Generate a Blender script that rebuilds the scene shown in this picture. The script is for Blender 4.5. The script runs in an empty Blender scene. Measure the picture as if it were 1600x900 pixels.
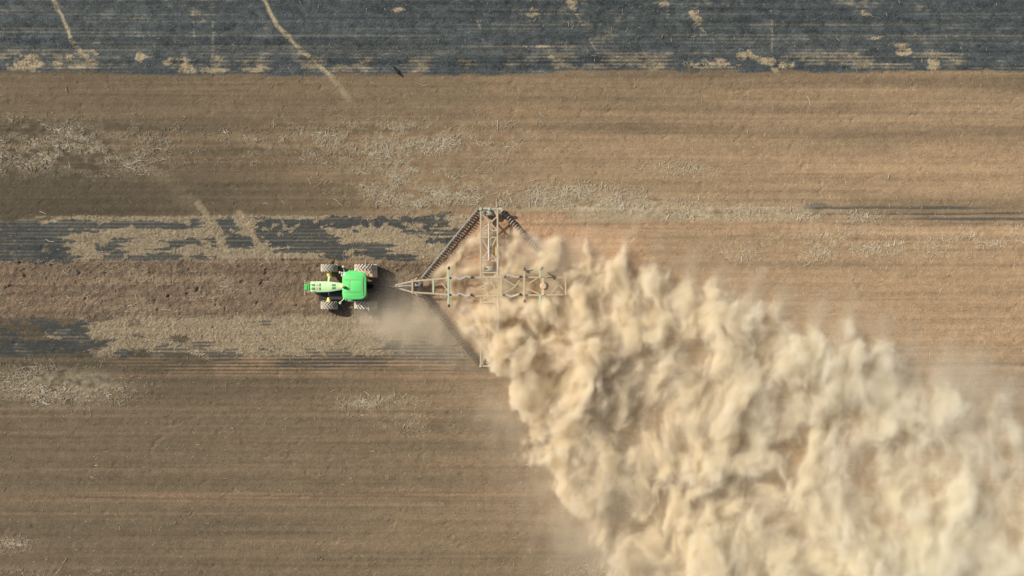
import bpy, bmesh, math, random
import numpy as np
from mathutils import Vector, Matrix

# ------------------------------------------------------------------ camera, sky, sun, exposure
R = math.radians
S = bpy.context.scene
COL = S.collection
H_CAM = 69.0                       # drone height in metres
PPM = 18.0                         # photo pixels per metre on the ground

cam_d = bpy.data.cameras.new('camera')
cam = bpy.data.objects.new('camera', cam_d)
COL.objects.link(cam)
cam.location = (0, 0, H_CAM)
cam.rotation_euler = (0, 0, 0)
cam_d.sensor_width = 36
cam_d.lens = 36 * H_CAM / (1600 / PPM)
cam_d.clip_start = 0.5
cam_d.clip_end = 2000
S.camera = cam

SUN_DIR = Vector((-1.10, 0.56, 1.0)).normalized()      # towards the sun
ELEV = math.asin(SUN_DIR.z)
world = bpy.data.worlds.new('World')
S.world = world
world.use_nodes = True
wn = world.node_tree
sky = wn.nodes.new('ShaderNodeTexSky')
sky.sky_type = 'NISHITA'
sky.sun_disc = False
sky.sun_elevation = ELEV
sky.sun_rotation = math.atan2(SUN_DIR.x, SUN_DIR.y)
sky.dust_density = 3.0
wn.links.new(sky.outputs['Color'], wn.nodes['Background'].inputs['Color'])
wn.nodes['Background'].inputs['Strength'].default_value = 0.10

sun_d = bpy.data.lights.new('sun', 'SUN')
sun_d.energy = 4.6
sun_d.angle = R(0.5)
sun_d.color = (1.0, 0.93, 0.82)
sun = bpy.data.objects.new('sun', sun_d)
COL.objects.link(sun)
sun.rotation_euler = SUN_DIR.to_track_quat('Z', 'Y').to_euler()

S.view_settings.view_transform = 'Standard'
S.view_settings.look = 'None'
S.view_settings.exposure = 0.0
S.view_settings.gamma = 1.0
S.view_settings.use_curve_mapping = False
S.render.engine = 'CYCLES'
S.cycles.max_bounces = 12
S.cycles.volume_bounces = 8
S.cycles.diffuse_bounces = 3
S.cycles.volume_step_rate = 2.0
S.cycles.volume_max_steps = 256
S.cycles.use_denoising = True
S.cycles.use_adaptive_sampling = True
S.cycles.adaptive_threshold = 0.015

rng = np.random.default_rng(7)
random.seed(7)


def W(px, py, h=0.0):
    """a point of the photograph (1600 x 900) at height h, in metres"""
    k = (H_CAM - h) / H_CAM / PPM
    return Vector(((px - 800) * k, (450 - py) * k, h))


# ------------------------------------------------------------------ numpy noise
def _wmat(n, step, off, m, periodic=False):
    u = np.arange(n) * step + off
    i = np.floor(u).astype(int)
    f = u - i
    w = np.stack([(1 - f) ** 3 / 6, (3 * f ** 3 - 6 * f ** 2 + 4) / 6,
                  (-3 * f ** 3 + 3 * f ** 2 + 3 * f + 1) / 6, f ** 3 / 6], 1)
    M = np.zeros((n, m), np.float32)
    for k in range(4):
        j = i + k
        if periodic:
            j = j % m
        np.add.at(M, (np.arange(n), j), w[:, k])
    return M


def noise2(nx, ny, lx, ly):
    """smooth value noise, nx columns by ny rows; lx, ly wavelengths in cells; about unit variance"""
    mx, my = int(nx / lx) + 6, int(ny / ly) + 6
    g = rng.standard_normal((my, mx)).astype(np.float32)
    r = _wmat(ny, 1 / ly, rng.random(), my) @ g @ _wmat(nx, 1 / lx, rng.random(), mx).T
    return r / (r.std() + 1e-6)


def fbm2(nx, ny, lx, ly, octs=4, gain=0.55):
    out = 0
    a = 1.0
    for k in range(octs):
        if lx < 1.5 and ly < 1.5:
            break
        out = out + a * noise2(nx, ny, max(lx, 1.01), max(ly, 1.01))
        a *= gain
        lx /= 2.03
        ly /= 2.03
    return out / out.std()


def tile3(n, cells, octs, gain, billow):
    """periodic n^3 fractal noise"""
    out = np.zeros((n, n, n), np.float32)
    a, tot = 1.0, 0
    for o in range(octs):
        c = cells * 2 ** o
        if c > n // 2:
            break
        g = rng.standard_normal((c, c, c)).astype(np.float32)
        M = _wmat(n, c / n, 0.0, c, True)
        t = np.einsum('ai,ijk->ajk', M, g, optimize=True)
        t = np.einsum('bj,ajk->abk', M, t, optimize=True)
        t = np.einsum('ck,abk->abc', M, t, optimize=True)
        t /= t.std()
        if billow:
            t = (0.8 - np.abs(t)) / 0.6
        out += a * t
        tot += a * a
        a *= gain
    out -= out.mean()
    return out / out.std()


def gather3(t, x, y, z):
    """trilinear lookup in a periodic tile; x, y, z in cells of the tile"""
    n = t.shape[0]
    xi, yi, zi = np.floor(x).astype(np.int32), np.floor(y).astype(np.int32), np.floor(z).astype(np.int32)
    fx, fy, fz = (x - xi).astype(np.float32), (y - yi).astype(np.float32), (z - zi).astype(np.float32)
    x0, x1 = xi % n, (xi + 1) % n
    y0, y1 = yi % n, (yi + 1) % n
    z0, z1 = zi % n, (zi + 1) % n
    f = t.ravel()
    b00, b01, b10, b11 = (x0 * n + y0) * n, (x0 * n + y1) * n, (x1 * n + y0) * n, (x1 * n + y1) * n
    lo = (f[b00 + z0] * (1 - fy) + f[b01 + z0] * fy) * (1 - fx) + (f[b10 + z0] * (1 - fy) + f[b11 + z0] * fy) * fx
    hi = (f[b00 + z1] * (1 - fy) + f[b01 + z1] * fy) * (1 - fx) + (f[b10 + z1] * (1 - fy) + f[b11 + z1] * fy) * fx
    return lo * (1 - fz) + hi * fz


def sst(a, b, x):
    t = np.clip((x - a) / (b - a), 0, 1)
    return t * t * (3 - 2 * t)


def lin(r, g, b):
    c = np.array([r, g, b], float) / 255
    return np.where(c <= 0.04045, c / 12.92, ((c + 0.055) / 1.055) ** 2.4)


# ------------------------------------------------------------------ materials
def new_mat(name):
    m = bpy.data.materials.new(name)
    m.use_nodes = True
    return m, m.node_tree, m.node_tree.nodes['Principled BSDF']


def paint(name, col, rough=0.45, dust=0.35, metal=0.0, dust_col=(0.46, 0.33, 0.19), scale=3.0, coat=0.0):
    """painted or bare surface with a patchy film of field dust"""
    m, nt, b = new_mat(name)
    N, Lk = nt.nodes, nt.links
    tc = N.new('ShaderNodeTexCoord')
    n1 = N.new('ShaderNodeTexNoise')
    n1.inputs['Scale'].default_value = scale
    n1.inputs['Detail'].default_value = 6
    n1.inputs['Roughness'].default_value = 0.65
    Lk.new(tc.outputs['Object'], n1.inputs['Vector'])
    mr = N.new('ShaderNodeMapRange')
    mr.inputs['From Min'].default_value = 0.35
    mr.inputs['From Max'].default_value = 0.72
    mr.inputs['To Min'].default_value = dust * 0.35
    mr.inputs['To Max'].default_value = min(1.0, dust * 1.7)
    Lk.new(n1.outputs['Fac'], mr.inputs['Value'])
    mx = N.new('ShaderNodeMix')
    mx.data_type = 'RGBA'
    mx.inputs['A'].default_value = (*col, 1)
    mx.inputs['B'].default_value = (*dust_col, 1)
    Lk.new(mr.outputs['Result'], mx.inputs['Factor'])
    Lk.new(mx.outputs['Result'], b.inputs['Base Color'])
    b.inputs['Roughness'].default_value = rough
    b.inputs['Metallic'].default_value = metal
    b.inputs['Coat Weight'].default_value = coat
    b.inputs['Coat Roughness'].default_value = 0.15
    return m


M = {
    'green': paint('green_paint', (0.095, 0.72, 0.165), 0.35, 0.10, coat=0.3),
    'hood_green': paint('dusty_green_paint', (0.34, 0.76, 0.32), 0.4, 0.40, dust_col=(0.72, 0.64, 0.42), coat=0.2),
    'dark_green': paint('grille_green', (0.02, 0.20, 0.06), 0.6, 0.12),
    'yellow': paint('yellow_paint', (0.80, 0.66, 0.12), 0.4, 0.25, dust_col=(0.7, 0.62, 0.42)),
    'dome': paint('pale_yellow_plastic', (0.88, 0.80, 0.30), 0.4, 0.10),
    'tyre': paint('dusty_rubber', (0.05, 0.048, 0.044), 0.9, 0.12, dust_col=(0.34, 0.29, 0.21)),
    'lug': paint('dusty_lug', (0.58, 0.53, 0.42), 0.9, 0.4, dust_col=(0.70, 0.62, 0.47)),
    'small_tyre': paint('implement_rubber', (0.26, 0.255, 0.22), 0.85, 0.55, dust_col=(0.46, 0.40, 0.29)),
    'black': paint('black_metal', (0.012, 0.012, 0.013), 0.6, 0.04),
    'glass': paint('cab_glass', (0.015, 0.02, 0.02), 0.08, 0.10),
    'chassis': paint('chassis_iron', (0.03, 0.035, 0.035), 0.7, 0.10),
    'frame': paint('dusty_frame_paint', (0.36, 0.36, 0.26), 0.7, 0.7, dust_col=(0.48, 0.355, 0.235), scale=1.2),
    'frame_green': paint('pale_green_frame_paint', (0.28, 0.48, 0.34), 0.6, 0.30, dust_col=(0.58, 0.46, 0.30), scale=1.2),
    'steel': paint('worn_steel', (0.42, 0.42, 0.43), 0.45, 0.30, metal=0.35),
    'disc': paint('dark_disc_steel', (0.035, 0.034, 0.04), 0.5, 0.16, metal=0.2),
    'chrome': paint('hydraulic_rod', (0.75, 0.75, 0.73), 0.3, 0.15, metal=0.5),
    'hose': paint('black_hose', (0.02, 0.02, 0.02), 0.7, 0.2),
    'lamp': paint('lamp_lens', (0.75, 0.76, 0.74), 0.2, 0.1),
    'dusty': paint('dust_caked_metal', (0.48, 0.36, 0.23), 0.9, 0.6, dust_col=(0.62, 0.47, 0.31)),
    'dusty_disc': paint('dust_coated_disc_steel', (0.30, 0.28, 0.26), 0.6, 0.4),
    'feather': paint('dark_feathers', (0.006, 0.006, 0.007), 0.95, 0.0),
}


# ------------------------------------------------------------------ mesh building
class MB:
    def __init__(self, origin=(0, 0, 0)):
        self.v, self.f = [], []
        self.o = Vector(origin)

    def add(self, vs, fs):
        n = len(self.v)
        self.v += [Vector(p) - self.o for p in vs]
        self.f += [tuple(i + n for i in q) for q in fs]
        return self

    def bar(self, a, b, w, h=None, up=(0, 0, 1)):
        """rectangular bar from a to b: w across, h along up"""
        h = w if h is None else h
        a, b = Vector(a), Vector(b)
        d = (b - a).normalized()
        up = Vector(up)
        if abs(d.dot(up)) > 0.97:
            up = Vector((1, 0, 0))
        s = d.cross(up).normalized()
        u = s.cross(d).normalized()
        vs = []
        c = 0.12 * min(w, h)
        prof = [(-w / 2 + c, -h / 2), (w / 2 - c, -h / 2), (w / 2, -h / 2 + c), (w / 2, h / 2 - c),
                (w / 2 - c, h / 2), (-w / 2 + c, h / 2), (-w / 2, h / 2 - c), (-w / 2, -h / 2 + c)]
        for p in (a, b):
            vs += [p + s * x + u * y for x, y in prof]
        n = 8
        fs = [tuple(range(n))[::-1], tuple(range(n, 2 * n))]
        fs += [(i, (i + 1) % n, n + (i + 1) % n, n + i) for i in range(n)]
        return self.add(vs, fs)

    def tube(self, pts, r, n=8):
        pts = [Vector(p) for p in pts]
        rs = r if isinstance(r, (list, tuple)) else [r] * len(pts)
        vs, fs = [], []
        for k, p in enumerate(pts):
            d = (pts[min(k + 1, len(pts) - 1)] - pts[max(k - 1, 0)]).normalized()
            up = Vector((0, 0, 1)) if abs(d.z) < 0.9 else Vector((1, 0, 0))
            s = d.cross(up).normalized()
            u = s.cross(d)
            vs += [p + (s * math.cos(2 * math.pi * i / n) + u * math.sin(2 * math.pi * i / n)) * rs[k] for i in range(n)]
        for k in range(len(pts) - 1):
            fs += [(k * n + i, k * n + (i + 1) % n, (k + 1) * n + (i + 1) % n, (k + 1) * n + i) for i in range(n)]
        fs += [tuple(range(n))[::-1], tuple(range((len(pts) - 1) * n, len(pts) * n))]
        return self.add(vs, fs)

    def lathe(self, c, axis, prof, n=32):
        """revolve (along, radius) pairs about axis through c"""
        c, ax = Vector(c), Vector(axis).normalized()
        up = Vector((0, 0, 1)) if abs(ax.z) < 0.9 else Vector((1, 0, 0))
        s = ax.cross(up).normalized()
        u = s.cross(ax)
        vs, fs = [], []
        for (t, r) in prof:
            vs += [c + ax * t + (s * math.cos(2 * math.pi * i / n) + u * math.sin(2 * math.pi * i / n)) * r for i in range(n)]
        for k in range(len(prof) - 1):
            fs += [(k * n + i, k * n + (i + 1) % n, (k + 1) * n + (i + 1) % n, (k + 1) * n + i) for i in range(n)]
        if prof[0][1] > 1e-4:
            fs.append(tuple(range(n))[::-1])
        if prof[-1][1] > 1e-4:
            fs.append(tuple(range((len(prof) - 1) * n, len(prof) * n)))
        return self.add(vs, fs)

    def loft(self, rings, caps=True):
        n = len(rings[0])
        vs = [p for r in rings for p in r]
        fs = []
        for k in range(len(rings) - 1):
            fs += [(k * n + i, k * n + (i + 1) % n, (k + 1) * n + (i + 1) % n, (k + 1) * n + i) for i in range(n)]
        if caps:
            fs += [tuple(range(n))[::-1], tuple(range((len(rings) - 1) * n, len(rings) * n))]
        return self.add(vs, fs)

    def box(self, lo, hi):
        a, b = Vector(lo), Vector(hi)
        m = (a + b) / 2
        return self.bar((a.x, m.y, m.z), (b.x, m.y, m.z), abs(b.y - a.y), abs(b.z - a.z))

    def build(self, name, mat, parent=None, loc=None, smooth=False):
        me = bpy.data.meshes.new(name)
        me.from_pydata([tuple(p) for p in self.v], [], self.f)
        me.materials.append(mat if not isinstance(mat, str) else M[mat])
        bm = bmesh.new()
        bm.from_mesh(me)
        bmesh.ops.recalc_face_normals(bm, faces=bm.faces)
        bm.to_mesh(me)
        bm.free()
        if smooth:
            me.polygons.foreach_set('use_smooth', [True] * len(me.polygons))
            me.set_sharp_from_angle(angle=R(38))
        o = bpy.data.objects.new(name, me)
        COL.objects.link(o)
        if parent is not None:
            o.parent = parent
        if loc is not None:
            o.location = loc
        return o


def tag(o, label=None, cat=None, group=None, kind=None):
    if label:
        o['label'] = label
    if cat:
        o['category'] = cat
    if group:
        o['group'] = group
    if kind:
        o['kind'] = kind
    return o


def empty(name, loc):
    o = bpy.data.objects.new(name, None)
    COL.objects.link(o)
    o.location = loc
    o.empty_display_size = 0.3
    return o


# ------------------------------------------------------------------ ground
GS = 0.07                                         # spacing of the detailed part
gx = np.arange(-47.5, 47.5, GS)
gy = np.arange(-28.0, 28.0, GS)
NX, NY = len(gx), len(gy)
X, Y = np.meshgrid(gx * PPM + 800, 450 - gy * PPM)   # photo pixels of each node
X = X.astype(np.float32)
Y = Y.astype(np.float32)
PXC = 1 / (GS * PPM)                              # cells per photo pixel


def n2(lx, ly, octs=4, gain=0.55):                # wavelengths in photo pixels
    return fbm2(NX, NY, lx * PXC, ly * PXC, octs, gain)


wobx, woby = n2(40, 14, 4, 0.6), n2(40, 14, 4, 0.6)
fine = n2(7, 5, 3, 0.7)
mid = n2(26, 12, 4, 0.6)
big = n2(260, 120, 4, 0.55)
streak1 = n2(900, 5, 2, 0.6)
streak2 = n2(420, 18, 2, 0.6)
streak3 = n2(120, 2.6, 2, 0.6)
streak4 = n2(260, 2.4, 2, 0.7)
rowjit = n2(70, 3.2, 2, 0.8)
speck = rng.standard_normal((NY, NX)).astype(np.float32)
rows = np.cos(2 * np.pi * (Y + 0.5 * noise2(NX, NY, 300 * PXC, 30 * PXC)) / 5.6)   # drilled stubble rows


def rect(x0, y0, x1, y1, e=4.0, wob=6.0):
    xx, yy = X + wobx * wob + 1.1 * rowjit * wob, Y + woby * wob * 0.45
    return sst(-e, e, np.minimum(np.minimum(xx - x0, x1 - xx) * 0.6, np.minimum(yy - y0, y1 - yy)))


def blob(cx, cy, rx, ry, e=0.5, wob=1.0):
    d = np.sqrt(((X - cx) / rx) ** 2 + ((Y - cy) / ry) ** 2) + 0.16 * wob * mid + 0.2 * wob * fine + (0.16 * rowjit if wob > 2 else 0)
    return 1 - sst(1 - e, 1 + e, d)


def line(pts, w, e=1.5, wob=1.5):
    d = np.full_like(X, 1e6)
    xx, yy = X + wobx * wob, Y + woby * wob
    for (x0, y0), (x1, y1) in zip(pts, pts[1:]):
        dx, dy = x1 - x0, y1 - y0
        t = np.clip(((xx - x0) * dx + (yy - y0) * dy) / (dx * dx + dy * dy), 0, 1)
        d = np.minimum(d, np.hypot(xx - x0 - t * dx, yy - y0 - t * dy))
    return 1 - sst(w - e, w + e, d + fine * 0.6)


U = np.maximum


def mixc(base, col, m):
    return base + (np.asarray(col, np.float32) - base) * m[..., None]


# albedos
C_DARK = np.array((0.083, 0.068, 0.044))
C_MIDS = np.array((0.182, 0.136, 0.084))
C_TAN = np.array((0.340, 0.237, 0.137))
C_ORANGE = np.array((0.385, 0.250, 0.148))
C_BURN = np.array((0.055, 0.065, 0.066))
C_CHAR = np.array((0.038, 0.046, 0.048))
C_STRAW = np.array((0.34, 0.275, 0.172))
C_PALE = np.array((0.42, 0.37, 0.25))
C_CLOD = np.array((0.155, 0.112, 0.073))

soil_t = sst(120, 1420, X + 60 * big + 60 * sst(450, 330, Y) - 130 * sst(190, 130, Y))       # dark and olive on the left, tan on the right
g = mixc(np.broadcast_to(C_DARK, X.shape + (3,)).astype(np.float32), C_TAN, soil_t * 0.95)
g = mixc(g, C_MIDS, 0.55 * sst(560, 640, Y) * sst(1500, 600, X))
g = mixc(g, C_TAN, 0.35 * np.clip(streak2 * 0.5 + 0.1, 0, 1) * sst(100, 900, X))
g = mixc(g, C_ORANGE, 0.38 * np.clip(streak1 * 0.45 - 0.15, 0, 1) * (0.4 + 0.6 * soil_t))
g = mixc(g, C_DARK * 0.9, 0.18 * np.clip(-streak1 * 0.45 - 0.1, 0, 1))
g = mixc(g, C_MIDS * 0.9, (0.58 + 0.25 * np.clip(streak2, -1, 1)) * sst(700, 1000, X) * sst(250, 190, Y))
g = mixc(g, C_DARK * 1.2, 0.26 * sst(700, 1000, X) * np.clip(0.5 * streak2 + 0.5 * big, 0, 1))
g = mixc(g, C_ORANGE * 0.8, 0.6 * line([(-60, 778), (260, 777), (600, 772), (900, 770)], 6, 6, 1) * np.clip(0.6 + streak3 * 0.3, 0, 1))
g = mixc(g, C_DARK, 0.35 * rect(-60, 285, 560, 345, 20, 4))
# brown strip just below the burnt band
g = mixc(g, C_MIDS * 0.95, 0.6 * rect(-80, 110, 760, 190, 10, 3))
# old stubble tracks under the worked strip
g = mixc(g, C_ORANGE * 1.05, 0.45 * rect(650, 345, 1800, 372, 8, 3) * np.clip(0.5 + streak3 * 0.5, 0, 1))

# rough worked soil the tractor is about to cross, and the disturbed strip
clod_m = U(rect(-80, 405, 700, 497, 2.5, 1.2), 0)
g = mixc(g, C_CLOD, 0.9 * clod_m)
g = mixc(g, C_ORANGE * 0.8, 0.35 * clod_m * np.clip(streak1 * 0.5 + 0.2 * mid, 0, 1))
g = mixc(g, C_STRAW * 0.8, 0.35 * clod_m * np.clip(mid * 0.5 - 0.1, 0, 1) * U(blob(265, 450, 130, 45, 0.6), 0.25))

# straw and burn in the strip above it
band = rect(-80, 338, 735, 404.5, 2, 2)
g = mixc(g, C_STRAW, 0.75 * band * sst(-0.8, 0.6, mid * 0.5 + sst(80, 160, X)))
rowmod = np.clip(0.55 + 0.35 * streak3 + 0.25 * mid, 0, 1)
rows = rows * rowmod
burn = np.zeros_like(X)
for b in [(-60, 346, 112, 407, 5), (90, 343, 320, 357, 4), (100, 357, 165, 368, 3), (160, 373, 192, 407, 5),
          (248, 377, 328, 390, 4), (175, 398, 330, 407, 3), (338, 342, 372, 389, 2), (352, 366, 400, 389, 2),
          (398, 342, 500, 372, 4), (400, 352, 515, 379, 4), (412, 375, 520, 386, 3), (425, 388, 535, 396, 3),
          (505, 341, 700, 356, 3), (560, 337, 690, 350, 3), (632, 356, 740, 366, 3), (655, 370, 735, 389, 3),
          (500, 381, 606, 394, 3), (498, 395, 656, 405.5, 2)]:
    burn = U(burn, rect(*b[:4], b[4], 7))
ragged = sst(0.35, 0.75, burn * (1.0 + 0.0 * X) + 0.20 * mid - 0.16 * np.clip(rows, 0, 1) + 0.22 * fine + 0.08 * streak4 * (burn > .02))
ragged *= sst(0.02, 0.2, burn)
ragged *= (1 - line([(312, 318), (330, 352), (345, 375), (362, 408)], 6, 2, 2))
ragged *= (1 - line([(374, 335), (390, 352), (400, 375), (416, 405)], 4.5, 2, 2))
ragged *= (1 - blob(382, 350, 14, 6))
g = mixc(g, C_CHAR, 0.93 * ragged * (1 - 0.30 * np.clip(rows, 0, 1)))
g = mixc(g, C_STRAW * 0.9, 0.55 * U(line([(312, 318), (330, 352), (345, 375), (362, 408)], 5, 2, 2),
                                    line([(374, 335), (390, 352), (400, 375), (416, 405)], 4, 2, 2)))
# straw strip below it
band3 = rect(-80, 494, 760, 556, 5, 3) * sst(130, 220, X + 60 * mid)
g = mixc(g, C_STRAW * 1.02, 0.7 * band3)
g = mixc(g, C_ORANGE * 0.98, 0.5 * rect(150, 505, 900, 585, 10, 4) * np.clip(rows * 0.7 + 0.25 + 0.2 * mid, 0, 1)
         * sst(120, 300, X))
burn = np.zeros_like(X)
for b in [(-60, 500, 40, 512, 4), (50, 500, 140, 520, 4), (-60, 512, 60, 526, 4), (95, 505, 140, 545, 4), (-60, 530, 135, 553, 4), (130, 531, 176, 547, 3),
          (265, 534, 330, 541, 2.5), (245, 541, 328, 547, 2.5), (250, 548, 300, 560, 3), (330, 546, 368, 562, 3), (398, 503, 420, 511, 2.5),
          (375, 503, 392, 508, 2), (415, 545, 445, 551, 2), (475, 544, 500, 556, 2), (510, 545, 565, 562, 3),
          (190, 548, 230, 560, 3), (592, 526, 612, 538, 3), (592, 537, 720, 562, 4), (430, 556, 600, 575, 4)]:
    burn = U(burn, rect(*b[:4], b[4], 5))
ragged3 = sst(0.35, 0.75, burn + 0.26 * mid - 0.20 * np.clip(rows, 0, 1) * sst(150, 250, X) - .32 * blob(75, 514, 75, 14, .6) + 0.22 * fine + 0.16 * streak4)
ragged3 *= sst(0.02, 0.2, burn)
g = mixc(g, C_CHAR, (0.90 - .10 * sst(180, 300, X)) * ragged3 * (1 - (0.35 + .35 * sst(180, 300, X)) * np.clip(rows + .3, 0, 1)))
g = mixc(g, C_DARK * 0.75, 0.5 * rect(180, 546, 760, 585, 8, 3) * np.clip(-rows * 0.9, 0, 1))
# thin sooty lines on the right
g = mixc(g, C_CHAR * 1.6, 0.9 * rect(1262, 321, 1800, 347, 4, 3) * sst(0.0, 0.9, -np.cos(2 * np.pi * (Y - 321) / 8.5) * 0.8 + streak3 * 0.5 + 0.15))
g = mixc(g, C_DARK * 1.25, 0.40 * rect(1330, 305, 1800, 352, 12, 3))
g = mixc(g, C_PALE * .9, 0.35 * rect(880, 322, 1275, 344, 7, 4) * np.clip(.8 + .3 * streak4, 0, 1))
g = mixc(g, C_DARK * 0.8, 0.35 * rect(1380, 545, 1800, 600, 10, 3) * np.clip(0.4 + streak3 * 0.4, 0, 1))

# the big burnt band at the top
edge = 112 + 4 * sst(0, 350, X) - 5 * sst(750, 1000, X) + 1.6 * woby + 0.8 * fine
top = 1 - sst(-2.5, 2.5, Y - edge)
stripe = np.clip(rows * 1.3, 0, 1) * sst(-0.4, 1.2, streak3 * 0.5 + 0.35 * streak4 + 0.2 * fine)
gb = mixc(np.broadcast_to(C_BURN, X.shape + (3,)).astype(np.float32), C_STRAW * 0.55, 0.30 * stripe)
gb = mixc(gb, C_STRAW * 0.62, 0.28 * np.clip(streak1 * 0.5 - 0.25, 0, 1) * np.clip(0.5 + rows * 0.5, 0, 1))
gb = mixc(gb, C_STRAW * 0.66, 0.34 * np.clip(.45 + .5 * fine + .4 * rows, 0, 1) * sst(0.7, 1.6, mid * 0.6 + 0.25 * rows + 0.9 * blob(910, 30, 120, 60, 0.8) - 0.1 + 0.4 * sst(20, -5, Y)))
gb = mixc(gb, C_STRAW * 0.7, 0.6 * rect(-80, 84, 1800, 112, 6, 4) * sst(0.2, 1.1, rows * 0.5 + 0.5 * mid + 0.2))
patch = np.zeros_like(X)
for p in [(47, 100, 24, 9), (90, 98, 9, 5), (108, 90, 9, 5), (143, 93, 9, 12), (132, 85, 8, 6), (122, 105, 18, 4), (220, 90, 9, 6), (262, 97, 6, 4), (290, 98, 8, 8), (300, 108, 14, 4),
          (342, 96, 9, 8), (342, 110, 12, 3), (407, 102, 7, 5), (400, 109, 14, 3), (1030, 103, 12, 7), (1022, 110, 10, 4), (1110, 100, 22, 6),
          (1125, 95, 8, 5), (1080, 20, 9, 6), (1090, 28, 6, 6), (1348, 18, 9, 6), (1420, 82, 11, 4), (1455, 96, 11, 6), (1458, 104, 7, 5), (862, 88, 5, 4), (850, 73, 20, 2.5), (832, 22, 8, 5), (622, 15, 5, 3), (1365, 60, 7, 3), (1408, 70, 12, 2.5),
          (1040, 4, 12, 4), (893, 6, 7, 7)]:
    patch = U(patch, blob(*p, 0.35, 2.2))
patch = U(patch, line([(1152, 84), (1175, 88), (1195, 95), (1240, 103)], 4.5, 2, 3))
patch = U(patch, line([(1208, 95), (1216, 113)], 5, 2, 2))
patch = U(patch, line([(1172, 86), (1170, 82)], 4.5, 2, 2))
patch = U(patch, line([(78, -10), (98, 25), (110, 60), (126, 82)], 2.6, 1.6, 1))
patch = U(patch, 0.95 * line([(405, -20), (414, 0), (432, 40), (470, 75), (500, 105), (522, 124)], 3.0, 1.6, 1))
for pl in ([(333, -10), (334, 82)], [(302, 5), (303, 60)], [(893, 0), (915, 50), (950, 115)], [(1203, -10), (1206, 80)],
           [(1080, 25), (1105, 60)], [(735, 0), (755, 60)], [(1044, 10), (1040, 60)]):
    patch = U(patch, 0.6 * line(pl, 1.8, 1.6, 1) * sst(-0.3, 0.8, rows + fine * 0.5))
gb = gb * (1 + .08 * fine + .16 * speck + .05 * streak4 + .03 * mid)[..., None]
gb = mixc(gb, C_STRAW * 1.08, 0.92 * patch * np.clip(.86 + .35 * fine + .22 * rows + .22 * streak4, 0, 1))
g = g * (1 - top[..., None]) + gb * top[..., None]
g = mixc(g, C_STRAW * 0.9, 0.5 * (1 - top) * line([(500, 105), (522, 124), (545, 155)], 4, 3, 1))
g = mixc(g, C_STRAW * 0.6, 0.24 * (1 - top) * line([(180, 215), (200, 235), (260, 280), (330, 350)], 12, 9, 3))

# pale drifts of straw
drift = np.zeros_like(X)
DR = [(110, 230, 125, 34, .9), (35, 210, 60, 22, .7), (215, 255, 60, 18, .5), (385, 228, 60, 22, .45), (30, 262, 40, 14, .4),
      (600, 222, 150, 30, .8), (735, 222, 90, 26, .55), (640, 268, 90, 26, .7), (610, 290, 70, 25, .55), (700, 300, 110, 26, .9), (655, 318, 70, 16, .8), (760, 315, 70, 16, .6),
      (890, 305, 95, 17, .9), (960, 318, 110, 15, .8), (1090, 330, 140, 12, .7), (1060, 265, 70, 14, .45), (1290, 340, 110, 10, .6),
      (1330, 385, 150, 24, .65), (1230, 370, 60, 16, .5), (1540, 372, 90, 16, .55), (1180, 395, 70, 14, .4), (1555, 510, 50, 10, .3),
      (95, 605, 85, 26, .95), (50, 585, 50, 16, .7), (590, 632, 55, 14, .65), (650, 660, 60, 16, .3), (620, 645, 40, 10, .4),
      (950, 770, 60, 34, .6), (20, 850, 26, 10, .8), (1000, 895, 110, 12, .6), (120, 893, 130, 7, .3), (265, 450, 130, 40, .35)]
for (cx, cy, rx, ry, a) in DR:
    drift = U(drift, a * blob(cx, cy, rx * 1.1, ry * 1.1, 0.95))
drift *= (1 - top)
pale = np.clip(drift * (0.55 + 0.35 * mid + 0.25 * fine), 0, 1)
g = mixc(g, C_STRAW * 1.05, 0.55 * pale * np.clip(.75 + .3 * fine + .25 * streak4, 0, 1))
g = mixc(g, C_PALE, 0.75 * np.clip(U(U(0.8 * blob(920, 318, 130, 12, 0.6), 0.75 * blob(1110, 332, 170, 9, 0.6)),
                                     0.5 * blob(95, 605, 90, 24, 0.7)), 0, 1) * (0.6 + 0.3 * fine))
# soil scraped up behind the discs
scrap = rect(752, 350, 1000, 432, 10, 6)
g = mixc(g, C_ORANGE * 1.08, 0.75 * scrap)
diamond = sst(0, 8, np.minimum((X - 662) - (434 - Y) * 0.80, (X - 662) - (Y - 460) * 0.80)) * sst(900, 880, X) * sst(328, 340, Y) * sst(575, 560, Y)
g = mixc(g, C_ORANGE * 0.9, 0.8 * diamond)

# grain of the soil itself
g *= (1 + 0.045 * fine + 0.11 * speck + 0.03 * streak3 + 0.045 * streak4 + 0.015 * mid)[..., None]
g = np.clip(g, 0.012, 0.8)

# relief: clods, drill rows, tyre prints
rough = 0.36 + 0.9 * clod_m + 0.25 * pale + 0.25 * band + 0.2 * band3 - 0.2 * top + 0.5 * diamond
Z = 0.016 * rough * n2(5.5, 4.2, 3, 0.75) + 0.012 * rough * speck + 0.030 * clod_m * np.clip(n2(7, 6, 2, 0.5) - 0.7, 0, 3)
pit = np.clip(n2(7, 5.5, 2, .6) - 1.45, 0, 1.2) * (0.35 + clod_m)
Z -= 0.11 * pit
Z += 0.009 * rows * (top + 0.6 * band + 0.8 * rect(150, 510, 900, 585, 10, 4)) + 0.003 * streak1 * (1 - top) + 0.004 * n2(500, 7, 2, 0.6)


def lugprint(x0, x1, yc, amp):
    half = 7.0
    ph = (X + np.abs(Y - yc) * 0.9) / 4.6
    m = rect(x0, yc - half, x1, yc + half, 1.0, 0.5)
    return m * amp * np.sign(np.cos(2 * np.pi * ph)) * 0.9 - m * 0.02


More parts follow.
